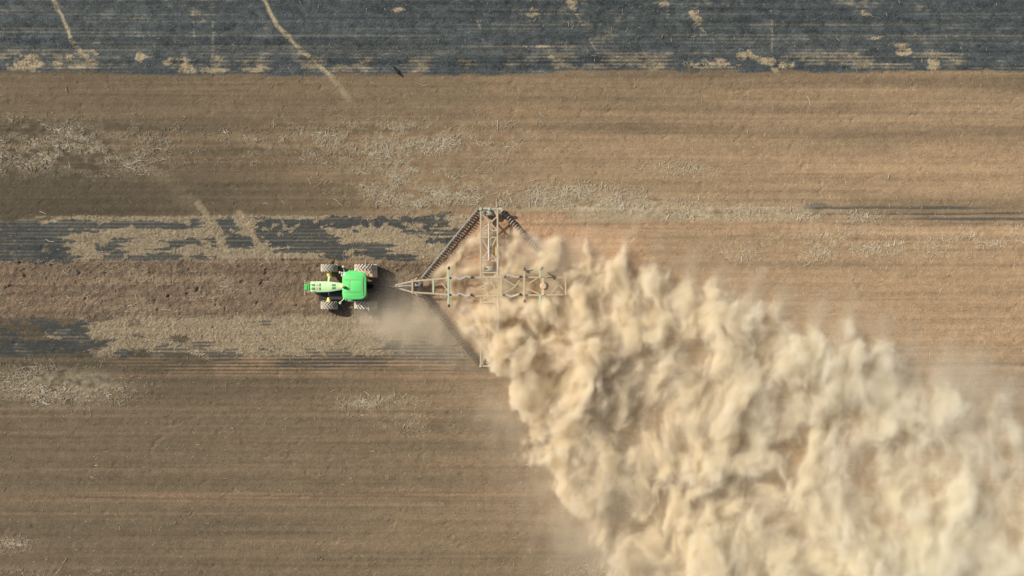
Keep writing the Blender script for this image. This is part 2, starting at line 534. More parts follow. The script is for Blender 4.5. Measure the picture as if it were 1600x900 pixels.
for (x0, x1, yc, a) in [(575, 660, 420, .035), (575, 690, 477, .03), (470, 660, 401, .015), (-80, 1700, 72, .012), (-80, 1700, 96, .010)]:
    Z += lugprint(x0, x1, yc, a)
Z = np.clip(Z, -0.12, 0.15)

# one sheet: the detailed middle plus widening bands out to the far field
ext = np.array([0.3, 1.5, 6, 25, 90, 300, 900.0])
fx = np.concatenate([gx[0] - ext[::-1], gx, gx[-1] + ext])
fy = np.concatenate([gy[0] - ext[::-1], gy, gy[-1] + ext])
e = len(ext)
Zf = np.pad(Z, e, mode='edge')
Zf[:e, :] = 0
Zf[-e:, :] = 0
Zf[:, :e] = 0
Zf[:, -e:] = 0
Cf = np.pad(g, ((e, e), (e, e), (0, 0)), mode='edge')
far = C_MIDS.astype(np.float32)
Cf[:e - 2], Cf[-e + 2:] = far, far
Cf[:, :e - 2], Cf[:, -e + 2:] = far, far
FX, FY = np.meshgrid(fx, fy)
nyf, nxf = FX.shape
co = np.stack([FX, FY, Zf], -1).reshape(-1, 3).astype(np.float32)
ii = (np.arange(nyf - 1)[:, None] * nxf + np.arange(nxf - 1)[None, :])
quads = np.stack([ii, ii + 1, ii + nxf + 1, ii + nxf], -1).reshape(-1, 4).astype(np.int32)
me = bpy.data.meshes.new('field_ground')
me.vertices.add(len(co))
me.vertices.foreach_set('co', co.ravel())
me.loops.add(quads.size)
me.loops.foreach_set('vertex_index', quads.ravel())
me.polygons.add(len(quads))
me.polygons.foreach_set('loop_start', np.arange(0, quads.size, 4, dtype=np.int32))
me.polygons.foreach_set('use_smooth', np.ones(len(quads), bool))
me.update(calc_edges=True)
at = me.attributes.new('soil', 'FLOAT_COLOR', 'POINT')
at.data.foreach_set('color', np.concatenate([Cf.reshape(-1, 3), np.ones((len(co), 1))], 1).astype(np.float32).ravel())
m, nt, b = new_mat('field_soil')
N, Lk = nt.nodes, nt.links
an = N.new('ShaderNodeAttribute')
an.attribute_name = 'soil'
tc = N.new('ShaderNodeTexCoord')
nz = N.new('ShaderNodeTexNoise')
nz.inputs['Scale'].default_value = 9.0
nz.inputs['Detail'].default_value = 5
Lk.new(tc.outputs['Object'], nz.inputs['Vector'])
mr = N.new('ShaderNodeMapRange')
mr.inputs['From Min'].default_value = 0.25
mr.inputs['From Max'].default_value = 0.75
mr.inputs['To Min'].default_value = 0.84
mr.inputs['To Max'].default_value = 1.16
Lk.new(nz.outputs['Fac'], mr.inputs['Value'])
vm = N.new('ShaderNodeVectorMath')
vm.operation = 'SCALE'
Lk.new(an.outputs['Color'], vm.inputs[0])
Lk.new(mr.outputs['Result'], vm.inputs['Scale'])
Lk.new(vm.outputs['Vector'], b.inputs['Base Color'])
b.inputs['Roughness'].default_value = 0.95
b.inputs['Specular IOR Level'].default_value = 0.15
me.materials.append(m)
ground = bpy.data.objects.new('field_ground', me)
COL.objects.link(ground)
tag(ground, 'ploughed brown field with strips of burnt stubble', None, None, 'structure')


# ------------------------------------------------------------------ loose straw lying on the field
def scatter_straw(name, wmap, count, lmin, lmax, width, cols, label):
    p = np.clip(wmap, 0, None).astype(np.float64).ravel()
    p /= p.sum()
    idx = rng.choice(len(p), count, p=p)
    iy, ix = np.divmod(idx, NX)
    x = gx[ix] + rng.uniform(-.5, .5, count) * GS
    y = gy[iy] + rng.uniform(-.5, .5, count) * GS
    z = Z[iy, ix]
    L = rng.uniform(lmin, lmax, count) * rng.uniform(0.5, 1.0, count)
    a = rng.uniform(0, 2 * np.pi, count)
    bend = rng.uniform(-0.7, 0.7, count)
    w = width * rng.uniform(0.6, 1.3, count)
    tilt = np.abs(rng.normal(0, 0.05, count))
    vs = np.zeros((count, 9, 3), np.float32)
    dx, dy = np.cos(a), np.sin(a)
    dx2, dy2 = np.cos(a + bend), np.sin(a + bend)
    p0 = np.stack([x - dx * L / 2, y - dy * L / 2, z + 0.01], -1)
    p1 = np.stack([x, y, z + 0.02 + tilt * 0.6], -1)
    p2 = np.stack([x + dx2 * L / 2, y + dy2 * L / 2, z + 0.015 + tilt], -1)
    for k, (pp, ddx, ddy) in enumerate(((p0, dx, dy), (p1, (dx + dx2) / 2, (dy + dy2) / 2), (p2, dx2, dy2))):
        side = np.stack([-ddy * w / 2, ddx * w / 2, np.zeros(count)], -1)
        top_ = np.stack([np.zeros(count), np.zeros(count), w * 0.8], -1)
        vs[:, k * 3 + 0] = pp + side
        vs[:, k * 3 + 1] = pp - side
        vs[:, k * 3 + 2] = pp + top_
    base = []
    for s in (0, 3):
        for i in range(3):
            j = (i + 1) % 3
            base.append((s + i, s + j, s + 3 + j, s + 3 + i))
    base = np.array(base, np.int32)
    q = (base[None] + (np.arange(count, dtype=np.int32) * 9)[:, None, None]).reshape(-1, 4)
    me = bpy.data.meshes.new(name)
    me.vertices.add(count * 9)
    me.vertices.foreach_set('co', vs.ravel())
    me.loops.add(q.size)
    me.loops.foreach_set('vertex_index', q.ravel())
    me.polygons.add(len(q))
    me.polygons.foreach_set('loop_start', np.arange(0, q.size, 4, dtype=np.int32))
    me.update(calc_edges=True)
    at = me.attributes.new('straw', 'FLOAT_COLOR', 'POINT')
    t = rng.random(count)[:, None]
    c = np.array(cols[0])[None] * (1 - t) + np.array(cols[1])[None] * t
    c = np.repeat(c, 9, 0)
    at.data.foreach_set('color', np.concatenate([c, np.ones((len(c), 1))], 1).astype(np.float32).ravel())
    m, nt, b = new_mat(name)
    an = nt.nodes.new('ShaderNodeAttribute')
    an.attribute_name = 'straw'
    nt.links.new(an.outputs['Color'], b.inputs['Base Color'])
    b.inputs['Roughness'].default_value = 0.6
    me.materials.append(m)
    o = bpy.data.objects.new(name, me)
    COL.objects.link(o)
    tag(o, label, None, None, 'stuff')
    return o


wm = (drift ** 1.5) * np.clip(0.5 + 0.8 * mid + 0.3 * fine, 0, None) + 0.55 * band * (1 - ragged) * sst(60, 160, X) + 0.5 * band3 * (1 - ragged3) + 0.004 * (1 - top) \
    + 0.10 * top * patch + 0.002 * top + 0.05 * clod_m
wm = wm * (1 - 0.9 * diamond)
scatter_straw('loose_straw', wm, 50000, 0.12, 0.50, 0.021, ((0.46, 0.36, 0.22), (0.78, 0.68, 0.50)),
              'pale loose straw scattered in drifts over the brown field')
scatter_straw('bleached_stalks', (drift ** 2) * np.clip(mid, 0, None) + 0.001 * (1 - top), 1100, 0.4, 0.9, 0.042, ((0.55, 0.50, 0.36), (0.72, 0.69, 0.56)),
              'sparse bleached stalks lying among the straw')


# ------------------------------------------------------------------ tractor
TO = W(530, 448, 0)
tractor = empty('tractor', TO)
tag(tractor, 'dusty bright green farm tractor with yellow hubs pulling the harrow', 'tractor')


def TB():
    return MB(TO)


def wheel(parent, c, rad, wid, lugs, name='wheel', rim_mat='yellow', lug_dir=1):
    """rim with a tyre child; axis along y"""
    c = Vector(c)
    rr = rad * 0.52
    r_ = TB_at(parent)
    r_.lathe(c, (0, 1, 0), [(-wid * .36, rr * .2), (-wid * .36, rr * .45), (-wid * .18, rr * .6), (-wid * .40, rr * .98), (-wid * .40, rr * 1.04),
                            (wid * .40, rr * 1.04), (wid * .40, rr * .98), (wid * .18, rr * .6), (wid * .36, rr * .45), (wid * .36, rr * .2)], 28)
    ro = r_.build(name, rim_mat, parent, smooth=True)
    t = TB_at(parent)
    w2 = wid / 2
    t.lathe(c, (0, 1, 0), [(-w2 * .80, rr), (-w2 * .98, rad * .68), (-w2, rad * .80), (-w2 * .95, rad * .90), (-w2 * .80, rad * .945), (0, rad * .965),
                           (w2 * .80, rad * .945), (w2 * .95, rad * .90), (w2, rad * .80), (w2 * .98, rad * .68), (w2 * .80, rr)], 48)
    to = t.build('tyre', 'tyre', ro, smooth=True)
    if lugs:
        l = TB_at(parent)
        for k in range(lugs):
            for s in (-1, 1):
                a0 = 2 * math.pi * (k + (0.5 if s > 0 else 0)) / lugs
                da = lug_dir * 0.52 * 0.7 / rad
                pts = []
                for (u, rq) in ((0.02, .975), (0.55, .972), (0.97, .93)):
                    aa = a0 + da * u
                    r = rad * rq
                    pts.append((c + Vector((math.cos(aa) * r, s * w2 * u, math.sin(aa) * r)), Vector((math.cos(aa), 0, math.sin(aa)))))
                for (p, n1), (q, n3) in zip(pts, pts[1:]):
                    l.bar(p, q, 0.125 * rad, 0.10 * rad, (n1 + n3))
        l.build('lug', 'lug', ro)
    return ro


def TB_at(parent):
    o = parent
    loc = Vector((0, 0, 0))
    while o is not None:
        loc += o.location
        o = o.parent
    return MB(loc)


# chassis and axles
b = TB()
b.box(W(490, 452.5, .9), W(586, 443.5, .9) + Vector((0, 0, .55)))
b.box(W(545, 456, .7), W(588, 440, .7) + Vector((0, 0, .75)))
b.box(W(512, 453, .35), W(540, 443, .35) + Vector((0, 0, .5)))
b.build('chassis', 'chassis', tractor)
FZ, RZ, FR, RR = 0.70, 0.94, 0.70, 0.95
fx_, rx_ = W(514.5, 448, .7).x, W(571.5, 448, .95).x
cy = TO.y
b = TB()
b.tube([(fx_, cy - 1.25, FZ), (fx_, cy - .3, FZ + .05), (fx_, cy + .3, FZ + .05), (fx_, cy + 1.25, FZ)], [.10, .15, .15, .10], 12)
b.bar((fx_ - .05, cy - .42, FZ + .12), (fx_ + .1, cy - .9, FZ + .12), .12, .1)
b.bar((fx_ - .05, cy + .42, FZ + .12), (fx_ + .1, cy + .9, FZ + .12), .12, .1)
b.build('front_axle', 'hood_green', tractor, smooth=True)
b = TB()
b.tube([(rx_, cy - 1.35, RZ), (rx_, cy + 1.35, RZ)], .16, 14)
b.build('rear_axle', 'dusty', tractor, smooth=True)
for s in (-1, 1):
    h = TB()
    h.lathe((fx_, cy + s * 1.08, FZ + .02), (0, s, 0), [(-.20, .12), (-.14, .19), (.05, .21), (.20, .23), (.24, .17)], 20)
    h.build('wheel_hub', 'yellow', tractor, smooth=True)
    wheel(tractor, (fx_, cy + s * 1.60, FZ), FR, .64, 16, 'front_wheel', lug_dir=-1)
    wheel(tractor, (rx_, cy + s * 1.52, RZ), RR, .76, 20, 'rear_wheel', lug_dir=-1)

# hood
HX = [485.0, 486.5, 489, 495, 505, 513, 524, 533, 540]
HT = [439.9, 439.8, 439.6, 439.5, 439.6, 439.9, 441.0, 442.2, 443.0]
HB = [456.1, 456.2, 456.4, 456.5, 456.4, 456.1, 454.4, 452.8, 451.6]
HZ = [1.62, 1.74, 1.80, 1.84, 1.90, 1.94, 1.99, 2.02, 2.04]


def hood_at(px):
    return (np.interp(px, HX, HT), np.interp(px, HX, HB), np.interp(px, HX, HZ))


def hood_pt(px, f, lift=0.0):
    """f from -1 (upper edge in the photo) to 1: a point on the top of the hood"""
    t, bt, z = hood_at(px)
    zz = z - 0.10 * abs(f) ** 3.0
    p = W(px, (t + bt) / 2 + f * (bt - t) / 2, z)
    p.z = zz + lift
    return p


b = TB()
rings = []
for px in HX:
    ring = [hood_pt(px, f) for f in (-1, -.93, -.8, -.5, 0, .5, .8, .93, 1)]
    lo1, lo2 = ring[-1].copy(), ring[0].copy()
    lo1.z = lo2.z = 0.98
    lo1.y += 0.02
    lo2.y -= 0.02
    rings.append(ring + [lo1, lo2])
b.loft(rings)
hood = b.build('hood', 'hood_green', tractor, smooth=True)


def hood_patch(x0, x1, f0, f1, name, mat, lift=0.012):
    b = TB()
    n, mm = 5, 5
    top_ = [[hood_pt(x0 + (x1 - x0) * i / (n - 1), f0 + (f1 - f0) * j / (mm - 1), lift) for j in range(mm)] for i in range(n)]
    vs = [p for r in top_ for p in r]
    vs += [p - Vector((0, 0, 0.03)) for p in vs]
    k = n * mm
    fs = []
    for i in range(n - 1):
        for j in range(mm - 1):
            q = (i * mm + j, i * mm + j + 1, (i + 1) * mm + j + 1, (i + 1) * mm + j)
            fs.append(q)
            fs.append(tuple(a + k for a in q[::-1]))
    rim = [i * mm for i in range(n)] + [(n - 1) * mm + j for j in range(1, mm)] + [i * mm + mm - 1 for i in range(n - 2, -1, -1)] + [j for j in range(mm - 2, 0, -1)]
    for a_, c_ in zip(rim, rim[1:] + rim[:1]):
        fs.append((a_, c_, c_ + k, a_ + k))
    b.add(vs, fs)
    return b.build(name, mat, hood)


for (f0, f1) in ((-.60, -.08), (.12, .62)):
    hood_patch(486.6, 492.4, f0, f1, 'grille_panel', 'dark_green')
    hood_patch(493.6, 497.4, f0 - .02, f1 + .02, 'dust_panel', 'dusty', .008)
    hood_patch(499.0, 500.9, f0, f1, 'air_slot', 'black')
    hood_patch(518.6, 524.6, f0 * .95, f1 * .95, 'rear_vent', 'dark_green')
for (f0, f1) in ((-.90, -.80), (.82, .92)):
    hood_patch(488.0, 493.5, f0, f1, 'side_slot', 'dark_green', .01)

b = TB()  # black solids added for the hood's shadow and engine side, shaped as tank boxes
for (x0, x1, y0, y1, z0, z1) in ((514, 536, 455, 469, .45, 1.10), (500, 516, 455, 468.5, .40, .85)):
    a_, c_ = W(x0, y1, z1), W(x1, y0, z1)
    rings = []
    for z, q in ((z0, .05), (z0 + .08, 0), (z1 - .08, 0), (z1, .07)):
        rings.append([Vector((a_.x + q + (c_.x - a_.x - 2 * q) * u, a_.y + q + (c_.y - a_.y - 2 * q) * v, z))
                      for u, v in ((.12, 0), (.88, 0), (1, .15), (1, .85), (.88, 1), (.12, 1), (0, .85), (0, .15))])
    b.loft(rings)
b.build('tank_shade_fill', 'black', tractor)

# nose weights and their bracket
b = TB()
b.box(W(478.2, 453.2, .62), W(484.6, 443.8, .62) + Vector((0, 0, .42)))
for k in range(5):
    y0 = 444.3 + k * 1.75
    b.box(W(477.9, y0 + 1.35, .58), W(482.2, y0, .58) + Vector((0, 0, .55)))
b.build('nose_weight', 'green', tractor)
b = TB()
b.bar(W(476.6, 437.2, 1.0), W(476.6, 460.2, 1.0), .07, .12)
b.bar(W(476.6, 441, 1.0), W(486, 443.5, .95), .06)
b.bar(W(476.6, 456, 1.0), W(486, 453.5, .95), .06)
b.bar(W(481, 439.5, 1.0), W(486.5, 441.5, 1.0), .05)
b.bar(W(480, 457.6, 1.0), W(486.5, 454.8, 1.0), .05)
b.build('front_guard', 'frame', tractor)

# cab
b = TB()
rings = []
for (h, x0, x1, y0, y1) in ((1.15, 542, 566, 434, 462), (1.9, 538.5, 568, 428, 466), (3.02, 538.0, 569, 426.5, 466.5)):
    a_, c_ = W(x0, y1, h), W(x1, y0, h)
    cc = 0.12
    rings.append([Vector((a_.x + cc, a_.y, h)), Vector((c_.x - cc, a_.y, h)), Vector((c_.x, a_.y + cc, h)), Vector((c_.x, c_.y - cc, h)),
                  Vector((c_.x - cc, c_.y, h)), Vector((a_.x + cc, c_.y, h)), Vector((a_.x, c_.y - cc, h)), Vector((a_.x, a_.y + cc, h))])
b.loft(rings)
cab = b.build('cab_window', 'glass', tractor)
for (x, y) in ((539.2, 427.6), (539.2, 465.6), (553, 426.3), (553, 466.9), (568, 427.4), (568, 465.7)):
    p, q = W(x, y, 3.02), W(x + (1.5 if x < 560 else -1), y + (2.5 if y < 440 else -2.5), 1.6)
    b = TB()
    b.bar(p, q, .09, .09)
    b.build('cab_pillar', 'black', cab)


def roof_ring(h, x0, x1, y0, y1, n=52, k=0.0, pw=6.5):
    a_, c_ = W(x0, y1, h), W(x1, y0, h)
    cx_, cy_, rx, ry = (a_.x + c_.x) / 2, (a_.y + c_.y) / 2, (c_.x - a_.x) / 2, (c_.y - a_.y) / 2
    out = []
    for i in range(n):
        t = 2 * math.pi * i / n
        c, s = math.cos(t), math.sin(t)
        x = math.copysign(abs(c) ** (2 / pw), c)
        y = math.copysign(abs(s) ** (2 / pw), s)
        if x > 0:
            y *= 1 - 0.10 * x ** 3               # the back narrows
        out.append(Vector((cx_ + rx * x, cy_ + ry * y, h)))
    return out


b = TB()
b.loft([roof_ring(2.98, 536, 571, 425.5, 467.3), roof_ring(3.03, 535, 572.3, 424.6, 468), roof_ring(3.14, 534.8, 572.6, 424.4, 468.2), roof_ring(3.20, 535.5, 571.8, 425.3, 467.4),
        roof_ring(3.235, 537.5, 570, 427.3, 465.6)])
roof = b.build('cab_roof', 'green', tractor, smooth=True)
b = TB()
b.loft([roof_ring(3.20, 539, 567.5, 429.5, 463.2, pw=7), roof_ring(3.255, 539, 567.5, 429.5, 463.2, pw=7), roof_ring(3.27, 539.7, 566.8, 430.2, 462.5, pw=7)])
b.build('roof_panel', 'green', roof, smooth=True)
b = TB()
b.loft([roof_ring(3.25, 547.5, 566.0, 438, 456, pw=9), roof_ring(3.29, 547.5, 566.0, 438, 456, pw=9), roof_ring(3.305, 548.2, 565.3, 438.7, 455.3, pw=9)])
b.build('roof_hatch', 'green', roof, smooth=True)
ridge_m = paint('roof_ridge_paint', (0.16, 0.36, 0.17), .5, .40)
for (p, q, w) in ((W(537.5, 437.2, 3.285), W(567, 437.2, 3.285), .035), (W(537.5, 456.8, 3.285), W(567, 456.8, 3.285), .035),
                  (W(547.0, 438, 3.29), W(547.0, 456, 3.29), .08), (W(567.0, 432, 3.28), W(567.0, 461, 3.28), .07)):
    b = TB()
    b.bar(p, q, w, .02)
    b.build('roof_ridge', ridge_m, roof)
b = TB()
b.loft([roof_ring(2.95, 543, 559, 422.5, 430, pw=5), roof_ring(3.08, 543.5, 558, 422.8, 430, pw=5)])
b.build('air_intake', 'green', roof, smooth=True)
b = TB()
b.lathe(W(535.0, 447.4, 3.12), (0, 0, 1), [(-.06, .13), (.0, .165), (.05, .165), (.10, .13), (.13, .06), (.135, .0)], 24)
b.bar(W(533.5, 447.4, 3.05), W(539, 447.4, 3.05), .14, .07)
b.build('receiver_dome', 'dome', roof, smooth=True)
b = TB()
ex = W(538.7, 449.2, 3.28)
b.tube([(ex.x, ex.y, 3.15), (ex.x, ex.y, 3.44)], [.11, .11], 16)
b.tube([(ex.x, ex.y, 3.42), (ex.x + .10, ex.y - .03, 3.47)], [.12, .12], 16)
b.build('beacon', 'black', roof, smooth=True)
ex = W(536.5, 457.5, 2.4)
b = TB()
b.tube([(ex.x, ex.y, 1.2), (ex.x, ex.y, 2.6), (ex.x + .05, ex.y, 2.75)], [.10, .09, .07], 14)
b.build('exhaust_stack', 'black', tractor, smooth=True)

# mirrors, lamps, marker arms
for (pts, hx, hy) in (([(541, 428.5), (538.3, 425.5), (537.0, 420)], 536.4, 416.8), ([(541, 466), (537.8, 466.5), (532.8, 471.2)], 531.6, 473.3)):
    b = TB()
    b.tube([W(x, y, 2.85) for x, y in pts], .035, 8)
    arm = b.build('mirror_arm', 'steel', tractor)
    b = TB()
    c = W(hx, hy, 2.7)
    b.lathe(c, (0.25, 0, 1), [(-.22, .03), (-.2, .10), (0, .12), (.2, .10), (.24, .02)], 14)
    b.build('mirror', 'hood_green', arm, smooth=True)
for (x, y) in ((531.2, 425.6), (534.8, 426.6), (538.2, 426.0), (534.6, 430.4), (537.6, 465.5), (540.8, 467.4)):
    b = TB()
    b.lathe(W(x, y, 2.5), (-1, 0, .5), [(-.10, .05), (-.05, .09), (.05, .10), (.07, .08)], 12)
    b.build('work_lamp', 'lamp', tractor, smooth=True)
for (p, q) in (((532, 427), (541, 431)), ((533.5, 429), (540, 424.5)), ((534, 464), (542, 466.5))):
    b = TB()
    b.bar(W(*p, 2.42), W(*q, 2.42), .07)
    b.build('lamp_bracket', 'black', tractor)
b = TB()
b.tube([W(571.2, 431, 2.6), W(571.0, 404.5, 2.6)], .028, 8)
b.build('marker_arm', 'steel', tractor)
b = TB()
b.tube([W(574.5, 468, 1.9), W(576.4, 486, 1.9)], .045, 8)
b.build('marker_arm', 'dusty', tractor)
# fenders over the rear wheels and the boxes behind them
for s in (-1, 1):
    b = TB()
    rings = []
    for k in range(11):
        a = R(15 + 150 * k / 10)
        r = RR + .10
        y0, y1 = cy + s * (0.80 if s > 0 else 1.0), cy + s * (1.34 if s > 0 else 1.22)
        out = []
        for (yy, rr) in ((y0, r), (y1, r), (y1, r + .035), (y0, r + .035)):
            out.append(Vector((rx_ + math.cos(a) * rr, yy, RZ + math.sin(a) * rr)))
        rings.append(out)
    b.loft(rings)
    b.build('rear_fender', 'dusty' if s > 0 else 'chassis', tractor, smooth=True)  # lower fender coloured dark to stand in for the shade and dust over it
b = TB()
b.box(W(576, 433.5, 1.75), W(583, 427.5, 1.75) + Vector((0, 0, .35)))
b.bar(W(575, 431.5, 2.0), W(578.5, 424.5, 2.0), .12, .2)
b.build('valve_box', 'dusty', tractor)
b = TB()
for k in range(4):
    z = .55 + k * .3
    b.box(W(545 - k, 471.5 - k * .8, z), W(553 - k, 468.5 - k * .8, z) + Vector((0, 0, .05)))
b.bar(W(545, 470, .5), W(541.5, 467.5, 1.6), .05)
b.bar(W(553, 470, .5), W(550, 467.5, 1.6), .05)
b.build('cab_step', 'hood_green', tractor)
b = TB()
for s in (-1, 1):
    b.bar(W(586, 448 + s * 6, 1.0), W(596, 448 + s * 5, .62), .09, .12)
    b.bar(W(588, 448 + s * 5, 1.5), W(594, 448 + s * 5, .7), .06)
b.bar(W(584, 448, .55), W(604, 448, .50), .16, .10)
b.bar(W(585, 448, 1.4), W(592, 448, 1.3), .08)
b.build('rear_hitch', 'chassis', tractor)

# ------------------------------------------------------------------ disc chain harrow
HO = W(764, 448, 0)
harrow = empty('disc_chain_harrow', HO)
tag(harrow, 'wide dusty diamond shaped harrow with disc gangs, towed behind the green tractor', 'harrow')
ZF = 1.05                                       # height of the frame


def HBd():
    return MB(HO)


b = HBd()
b.bar(W(603, 448.2, .52), W(622, 447.4, .62), .14, .12)
b.bar(W(620, 444.9, .75), W(644, 439.6, ZF), .13, .14)
b.bar(W(620, 449.4, .75), W(644, 456.4, ZF), .13, .14)
b.bar(W(619.5, 444.2, .72), W(619.5, 450.6, .72), .22, .16)
tongue = b.build('tongue', 'frame', harrow)
b = HBd()
b.tube([W(604, 447.5, .9), W(612, 450, .85), W(624, 447.6, 1.0), W(638, 447.3, 1.1), W(646, 448.5, 1.1)], .035, 8)
b.tube([W(604, 449, .9), W(613, 451, .85), W(626, 448.6, 1.0), W(640, 449, 1.1), W(650, 447, 1.1)], .03, 8)
b.build('hydraulic_hose', 'hose', tongue)
b = HBd()
b.tube([W(622, 447.3, .98), W(642, 446.8, 1.06)], .06, 10)
b.build('tongue_ram', 'chrome', tongue)

b = HBd()                                         # front section
b.bar(W(643.5, 439.6, ZF), W(701, 434.6, ZF), .15, .16)
b.bar(W(643.5, 456.6, ZF), W(701, 460.4, ZF), .15, .16)
b.bar(W(644.6, 436.5, ZF + .02), W(644.6, 459, ZF + .02), .16, .17)
b.bar(W(646, 439, ZF), W(652, 433.6, ZF), .10, .12)
b.bar(W(647, 457, ZF), W(652.5, 462, ZF), .10, .12)
b.bar(W(689.8, 442, ZF), W(700, 454, ZF), .11, .12)
b.build('front_frame', 'frame', harrow)
b = HBd()
b.bar(W(677.2, 437.4, ZF + .03), W(677.2, 458.2, ZF + .03), .15, .14)
b.build('cross_member', 'frame_green', harrow)


def cross_tube(x, y0, y1, name='cross_tube', w=.17, z=ZF + .20, mat='frame_green'):
    b = HBd()
    b.bar(W(x, y0, z), W(x, y1, z), w, .18)
    o = b.build(name, mat, harrow)
    for yy in (y0, y1):
        c = HBd()
        c.bar(W(x + .6, yy - 2, z), W(x + .6, yy + 2.6, z), .20, .24)
        c.build('end_cap', 'black', o)
    return o


cross_tube(700.9, 418.5, 477.5)
cross_tube(819.3, 420.5, 470.5, mat='frame')


def wing_frame(up):
    """lattice wing; up = towards the top of the photograph"""
    b = HBd()
    s = 1 if up else -1
    yy = lambda v: v if up else 896 - v + 2.0
    y_end = 326
    for x in (751.3, 777.5):
        b.bar(W(x, yy(y_end), ZF), W(x, yy(433), ZF), .15, .16)
    b.bar(W(749.5, yy(y_end), ZF + .01), W(784, yy(y_end), ZF + .01), .14, .15)
    for v in (360.5, 371, 407.3, 426):
        b.bar(W(752, yy(v), ZF), W(777, yy(v), ZF), .13, .13)
    o = b.build('wing_frame', 'frame', harrow)
    for (x0, v0, x1, v1) in ((754.5, 336, 776.8, 360), (777, 338.5, 752.5, 360), (752.8, 372, 763.6, 391), (775.5, 372, 765, 391),
                             (764, 391, 753, 407), (765, 393, 775, 406), (754.5, 327, 752.2, 343), (772, 327, 777.2, 339), (753, 428, 776, 450), (776, 428, 753, 450)):
        b = HBd()
        b.bar(W(x0, yy(v0), ZF - .02), W(x1, yy(v1), ZF - .02), .12, .11)
        b.build('diagonal_brace', 'frame', o)
    b = HBd()
    b.tube([W(763.9, yy(349), ZF + .14), W(763.9, yy(376), ZF + .14)], .05, 10)
    b.tube([W(763.9, yy(374), ZF + .14), W(763.9, yy(406), ZF + .14)], .075, 10)
    b.build('wing_ram', 'chrome', o)
    b = HBd()
    b.bar(W(778.0, yy(382), ZF + .15), W(778.0, yy(422), ZF + .15), .10, .12)
    b.build('lock_strut', 'chrome', o)
    b = HBd()
    b.bar(W(766.0, yy(372), ZF + .08), W(766.0, yy(384), ZF + .08), .07, .10)
    b.build('guard_plate', 'yellow', o)
    b = HBd()
    b.bar(W(775.2, yy(386), ZF + .10), W(775.2, yy(401), ZF + .10), .08, .10)
    b.build('guard_plate', 'yellow', o)
    for x in (751, 764.5, 783):
        b = HBd()
        b.bar(W(x, yy(y_end - 1.6), ZF + .08), W(x, yy(y_end + 2.5), ZF + .08), .22, .18)
        b.build('hinge_bracket', 'frame_green' if up else 'frame', o)
    return o


wings = [wing_frame(True), wing_frame(False)]


def imp_wheel(px, py, rad=.50, wid=.46):
    c = W(px, py, rad)
    c.z = rad - .01
    ro = wheel(harrow, c, rad, wid, 0, 'gauge_wheel', 'frame')
    ro.children[0].data.materials[0] = M['small_tyre']
    b = HBd()
    b.bar((c.x - .3, c.y, c.z), (c.x - .3, c.y, ZF), .10)
    b.tube([(c.x, c.y - wid * .62, c.z), (c.x, c.y + wid * .62, c.z)], .06, 10)
    b.build('wheel_fork', 'black', ro)


for p in ((764.5, 333), (765, 420), (764.5, 478), (764.5, 563.5)):
    imp_wheel(*p)

b = HBd()                                         # centre and rear section
b.bar(W(735, 434.0, ZF), W(784, 433, ZF), .14, .15)
b.bar(W(737, 462.6, ZF), W(784, 462, ZF), .14, .15)
b.bar(W(783.6, 432, ZF + .01), W(783.6, 462.6, ZF + .01), .15, .16)
b.bar(W(783.6, 432.6, ZF), W(886, 434.4, ZF), .13, .14)
b.bar(W(783.6, 462, ZF), W(880, 460.4, ZF), .13, .14)
b.bar(W(883.8, 433.8, ZF + .01), W(883.8, 460.5, ZF + .01), .14, .15)
rear = b.build('rear_frame', 'frame', harrow)
for (x0, y0, x1, y1) in ((787, 436, 806, 447), (806, 446, 812, 438), (786.5, 459.5, 793, 454.5), (793, 455.5, 806, 447.5), (798, 463, 811, 459),
                         (826, 443, 839, 435.5), (826, 452, 842, 459), (861.5, 458.5, 873, 444), (872, 443, 880, 452)):
    b = HBd()
    b.bar(W(x0, y0, ZF + .02), W(x1, y1, ZF + .02), .11, .11)
    b.build('diagonal_brace', 'frame', rear)
# folded linkages along both rails
for (pts) in ([(702, 434.4), (714, 434.0), (718, 436.6), (728, 431.6), (736, 433.4)], [(702, 460.6), (714, 461.2), (718.5, 458.0), (728, 462.6), (735.5, 460.5)],
              [(788, 432.6), (792.5, 431.6), (795, 429.6), (806.5, 433.6), (812, 432.2)], [(786, 461), (793, 461), (799, 464), (812, 459.6)]):
    b = HBd()
    for (x0, y0), (x1, y1) in zip(pts, pts[1:]):
        b.bar(W(x0, y0, ZF + .12), W(x1, y1, ZF + .12), .12, .14)
    lk = b.build('hinge_link', 'chrome', harrow)
    for (x, y) in (pts[0], pts[-1]):
        b = HBd()
        b.bar(W(x - .5, y, ZF + .14), W(x + 3.2, y + .3, ZF + .14), .20, .20)
        b.build('hinge_pin', 'black', lk)
# rear tool bar with its pivot
b = HBd()
b.bar(W(848.3, 434, ZF + .18), W(848.3, 461, ZF + .18), .20, .18)
b.lathe(W(848.8, 446.8, ZF + .10), (0, 0, 1), [(0, .28), (.16, .28), (.24, .22), (.26, .0)], 20)
piv = b.build('pivot_bar', 'dusty', harrow)
b = HBd()
b.lathe(W(851.0, 447.2, ZF - .08), (0, 0, 1), [(0, .34), (.14, .34)], 20)
b.build('pivot_plate', 'black', piv)
b = HBd()
b.bar(W(843.8, 462, ZF + .3), W(843.8, 477, ZF + .3), .16, .16)
b.build('stub_arm', 'frame_green', harrow)
b = HBd()
b.bar(W(844, 433, ZF + .3), W(843.8, 421, ZF + .3), .17, .16)
b.bar(W(843.8, 421.5, ZF + .3), W(846.8, 416.6, ZF + .3), .17, .16)
stub = b.build('stub_arm', 'frame_green', harrow)
b = HBd()
b.bar(W(847.8, 417.2, ZF + .28), W(845.9, 421.2, ZF + .28), .15, .2)
b.build('end_cap', 'black', stub)
b = HBd()
